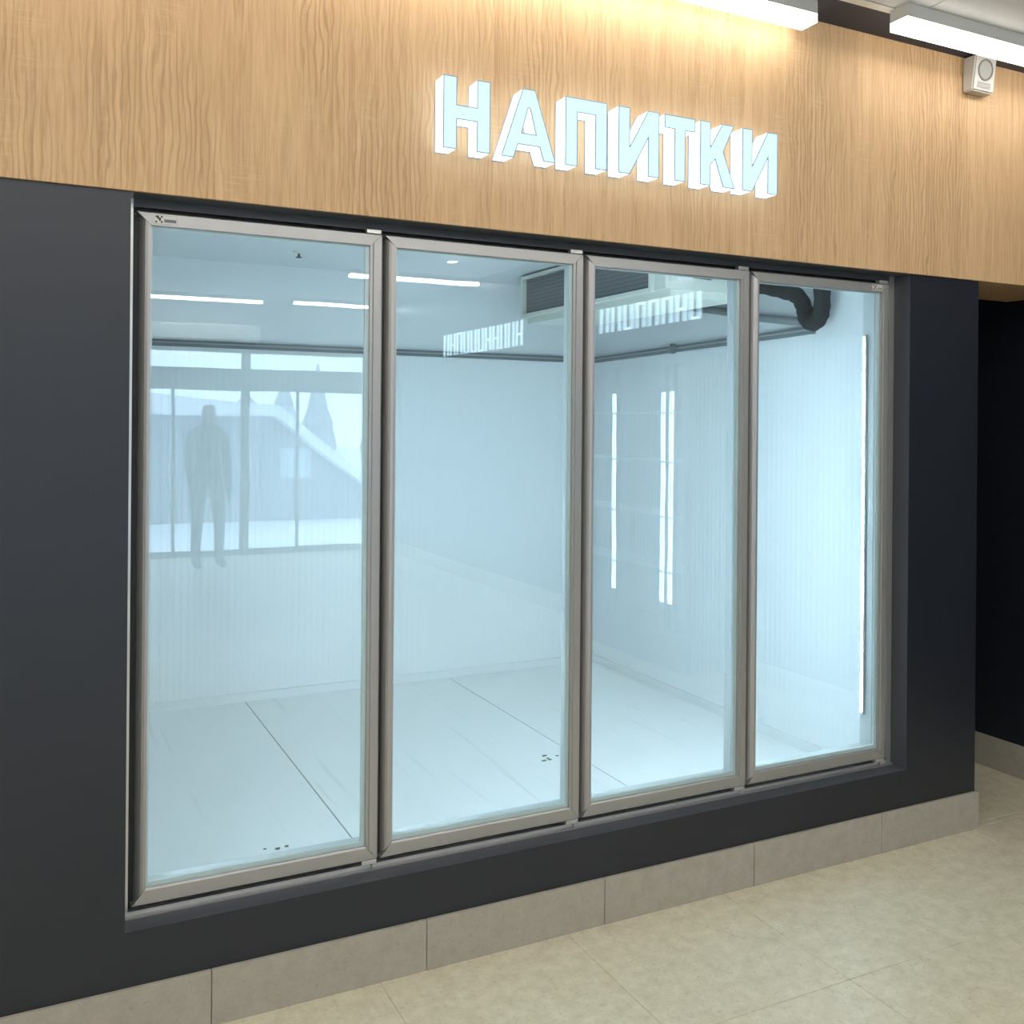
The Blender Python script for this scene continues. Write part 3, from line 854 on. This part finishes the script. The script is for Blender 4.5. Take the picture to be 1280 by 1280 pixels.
# shallow lit display case on that wall
dc = empty('display_case', (RX, -0.40, 0))
tag(dc, 'lit upright display case on the side wall, reflected in the third door', 'display case')
CW = 0.30
part('carcass', M['frame_dark'], dc,
    ((RX - CW, -1.15, 0), (RX - 0.013, -1.11, 2.05)), ((RX - CW, 0.36, 0), (RX - 0.013, 0.40, 2.05)),
    ((RX - CW, -1.11, 0.0), (RX - 0.013, 0.36, 0.25)), ((RX - CW, -1.11, 1.98), (RX - 0.013, 0.36, 2.05)))
part('back_panel', M['house'], dc, ((RX - 0.03, -1.11, 0.25), (RX - 0.013, 0.36, 1.98)))
for z in (0.62, 0.98, 1.34, 1.66):
    part('shelf', M['housepane'], dc, ((RX - CW + 0.06, -1.11, z), (RX - 0.03, 0.36, z + 0.012)))
for y in (-0.475, 0.115, 0.205):
    part('light_tube', M['tube'], dc, ((RX - CW + 0.010, y - 0.003, 0.42), (RX - CW + 0.018, y + 0.003, 1.80)))
    part('tube_post', M['frame_dark'], dc, ((RX - CW + 0.018, y - 0.012, 0.25), (RX - CW + 0.05, y + 0.012, 1.98)))
    for z in (0.62, 0.98, 1.34, 1.66):
        part('bracket', M['steel'], dc, ((RX - CW + 0.004, y - 0.02, z - 0.006), (RX - CW + 0.06, y + 0.02, z + 0.006)))
# air curtain above the entrance
ac = empty('air_curtain', (1.2, BY, 2.47))
tag(ac, 'long white air curtain over the windows, reflected in the first door', 'air curtain')
part('body', M['aircurtain'], ac, ((-0.2, BY, 2.50), (2.46, BY + 0.24, 2.70)), bevel=0.02)
part('outlet', M['darkbit'], ac, ((-0.15, BY + 0.08, 2.47), (2.42, BY + 0.20, 2.50)))

# person in dark clothes standing in the store, reflected in the first door
def person(loc, rotz):
    J = {'hip': (0, 0, 0.95, 0.135, 0.105), 'waist': (0, 0, 1.10, 0.135, 0.10), 'chest': (0, -0.01, 1.32, 0.165, 0.115), 'neckb': (0, 0, 1.46, 0.10, 0.08),
         'neck': (0, 0, 1.52, 0.058, 0.058), 'jaw': (0, -0.018, 1.585, 0.066, 0.075), 'head': (0, -0.005, 1.66, 0.080, 0.096), 'crown': (0, 0.0, 1.735, 0.062, 0.075)}
    E_ = [('hip', 'waist'), ('waist', 'chest'), ('chest', 'neckb'), ('neckb', 'neck'), ('neck', 'jaw'), ('jaw', 'head'), ('head', 'crown')]
    for s, n in ((-1, 'r'), (1, 'l')):
        J['sh'+n] = (0.175*s, 0.0, 1.42, 0.075, 0.075); J['el'+n] = (0.222*s, 0.02, 1.14, 0.055, 0.055); J['wr'+n] = (0.205*s, -0.07, 0.90, 0.037, 0.040)
        J['pa'+n] = (0.203*s, -0.09, 0.83, 0.022, 0.038)
        J['th'+n] = (0.105*s, 0.0, 0.84, 0.100, 0.105); J['kn'+n] = (0.125*s, -0.02, 0.48, 0.066, 0.070); J['an'+n] = (0.135*s, 0.02, 0.09, 0.050, 0.055)
        J['ba'+n] = (0.142*s, -0.06, 0.055, 0.048, 0.050); J['to'+n] = (0.150*s, -0.14, 0.045, 0.042, 0.036)
        E_ += [('neckb', 'sh'+n), ('sh'+n, 'el'+n), ('el'+n, 'wr'+n), ('wr'+n, 'pa'+n), ('hip', 'th'+n), ('th'+n, 'kn'+n), ('kn'+n, 'an'+n), ('an'+n, 'ba'+n), ('ba'+n, 'to'+n)]
        for q, (dy, L) in enumerate(((-0.030, 0.075), (-0.010, 0.085), (0.010, 0.078), (0.028, 0.060))):
            a, b = 'f%d%s' % (q, n), 'g%d%s' % (q, n)
            J[a] = (0.203*s, -0.095 + dy, 0.785, 0.010, 0.010); J[b] = (0.192*s, -0.105 + dy, 0.785 - L, 0.008, 0.008)
            E_ += [('pa'+n, a), (a, b)]
        J['t0'+n] = (0.190*s, -0.135, 0.84, 0.012, 0.012); J['t1'+n] = (0.180*s, -0.150, 0.79, 0.009, 0.009)
        E_ += [('pa'+n, 't0'+n), ('t0'+n, 't1'+n)]
    names = list(J); idx = {k: i for i, k in enumerate(names)}
    me = bpy.data.meshes.new('person')
    me.from_pydata([J[k][:3] for k in names], [(idx[a], idx[b]) for a, b in E_], [])
    o = bpy.data.objects.new('person', me); COL.objects.link(o)
    o.modifiers.new('Skin', 'SKIN'); sd = o.modifiers.new('Sub', 'SUBSURF'); sd.levels = 1; sd.render_levels = 1
    if me.skin_vertices:
        for k in names:
            v = me.skin_vertices[0].data[idx[k]]
            v.radius = J[k][3:5]; v.use_root = (k == 'hip')
    m, n, l, b = new_mat('dark_winter_clothes')
    tc = n.new('ShaderNodeTexCoord'); sx = n.new('ShaderNodeSeparateXYZ'); l.new(tc.outputs['Object'], sx.inputs[0])
    cr = n.new('ShaderNodeValToRGB'); cr.color_ramp.interpolation = 'CONSTANT'
    mr = n.new('ShaderNodeMath'); mr.operation = 'DIVIDE'; mr.inputs[1].default_value = 2.0
    l.new(sx.outputs['Z'], mr.inputs[0]); l.new(mr.outputs[0], cr.inputs[0])
    st = cr.color_ramp.elements
    st[0].position = 0; st[0].color = (0.010, 0.010, 0.012, 1)
    st[1].position = 0.055; st[1].color = (0.020, 0.022, 0.030, 1)
    for p, c in ((0.440, (0.025, 0.027, 0.032, 1)), (0.765, (0.42, 0.27, 0.20, 1)), (0.845, (0.03, 0.022, 0.018, 1))):
        e = st.new(p); e.color = c
    l.new(cr.outputs[0], b.inputs['Base Color']); b.inputs['Roughness'].default_value = 0.8
    me.materials.append(m)
    o.location = loc; o.rotation_euler.z = rotz
    tag(o, 'person in dark winter clothes standing, reflected in the first door', 'person')
    return o
pr = person((1.77, -5.45, 0.0), math.radians(165))
pr.scale = (0.98, 0.98, 1.02)

# ------------------------------------------------------------------ outdoors beyond the windows
struct(boxes('ground_outside', M['snow'], None, ((-30, -60, -0.6), (30, BY - 0.13, -0.12))))
hs = empty('house', (3.0, -11.5, -0.12))
tag(hs, 'low grey house with a snowy sloping roof beyond the windows', 'house')
bm = bmesh.new()
prof = [(-8.0, 0), (2.75, 0), (2.75, 0.30), (0.80, 1.80), (-8.0, 1.80)]
prism(bm, prof, lambda p, t: (p[0], -4.0 if t else 0.0, p[1]))
obj('walls', bm, M['house'], hs)
bm = bmesh.new()
prof = [(0.80, 1.80), (3.0, 0.11), (3.0, 0.27), (0.86, 1.98), (-1.2, 2.14), (-8.2, 2.12), (-8.2, 1.80)]
prism(bm, prof, lambda p, t: (p[0], -4.3 if t else 0.35, p[1]))
obj('roof', bm, M['snow'], hs)
for x in (0.95, -2.4):
    boxes('window', M['housepane'], hs, ((x, -0.03, 0.72), (x + 0.55, 0.03, 1.25)))
for i in range(9):
    x = 5.0 + i*2.6
    bm = bmesh.new(); h = 4.5 + (i * 37 % 5)*0.5
    lathe(bm, [(1.1, 0), (1.2, 0.2), (0.9, 1.5), (1.0, 1.55), (0.55, 2.7), (0.6, 2.75), (0.05, h - 1.2)], (0, 0, 0), 'Z', 10)
    o = obj('pine_tree', bm, M['pine'], None, loc=(x + 6, -50 - (i % 3)*2, -0.12))
    tag(o, 'frosted pine tree far beyond the windows', 'tree', 'pines beyond the windows')
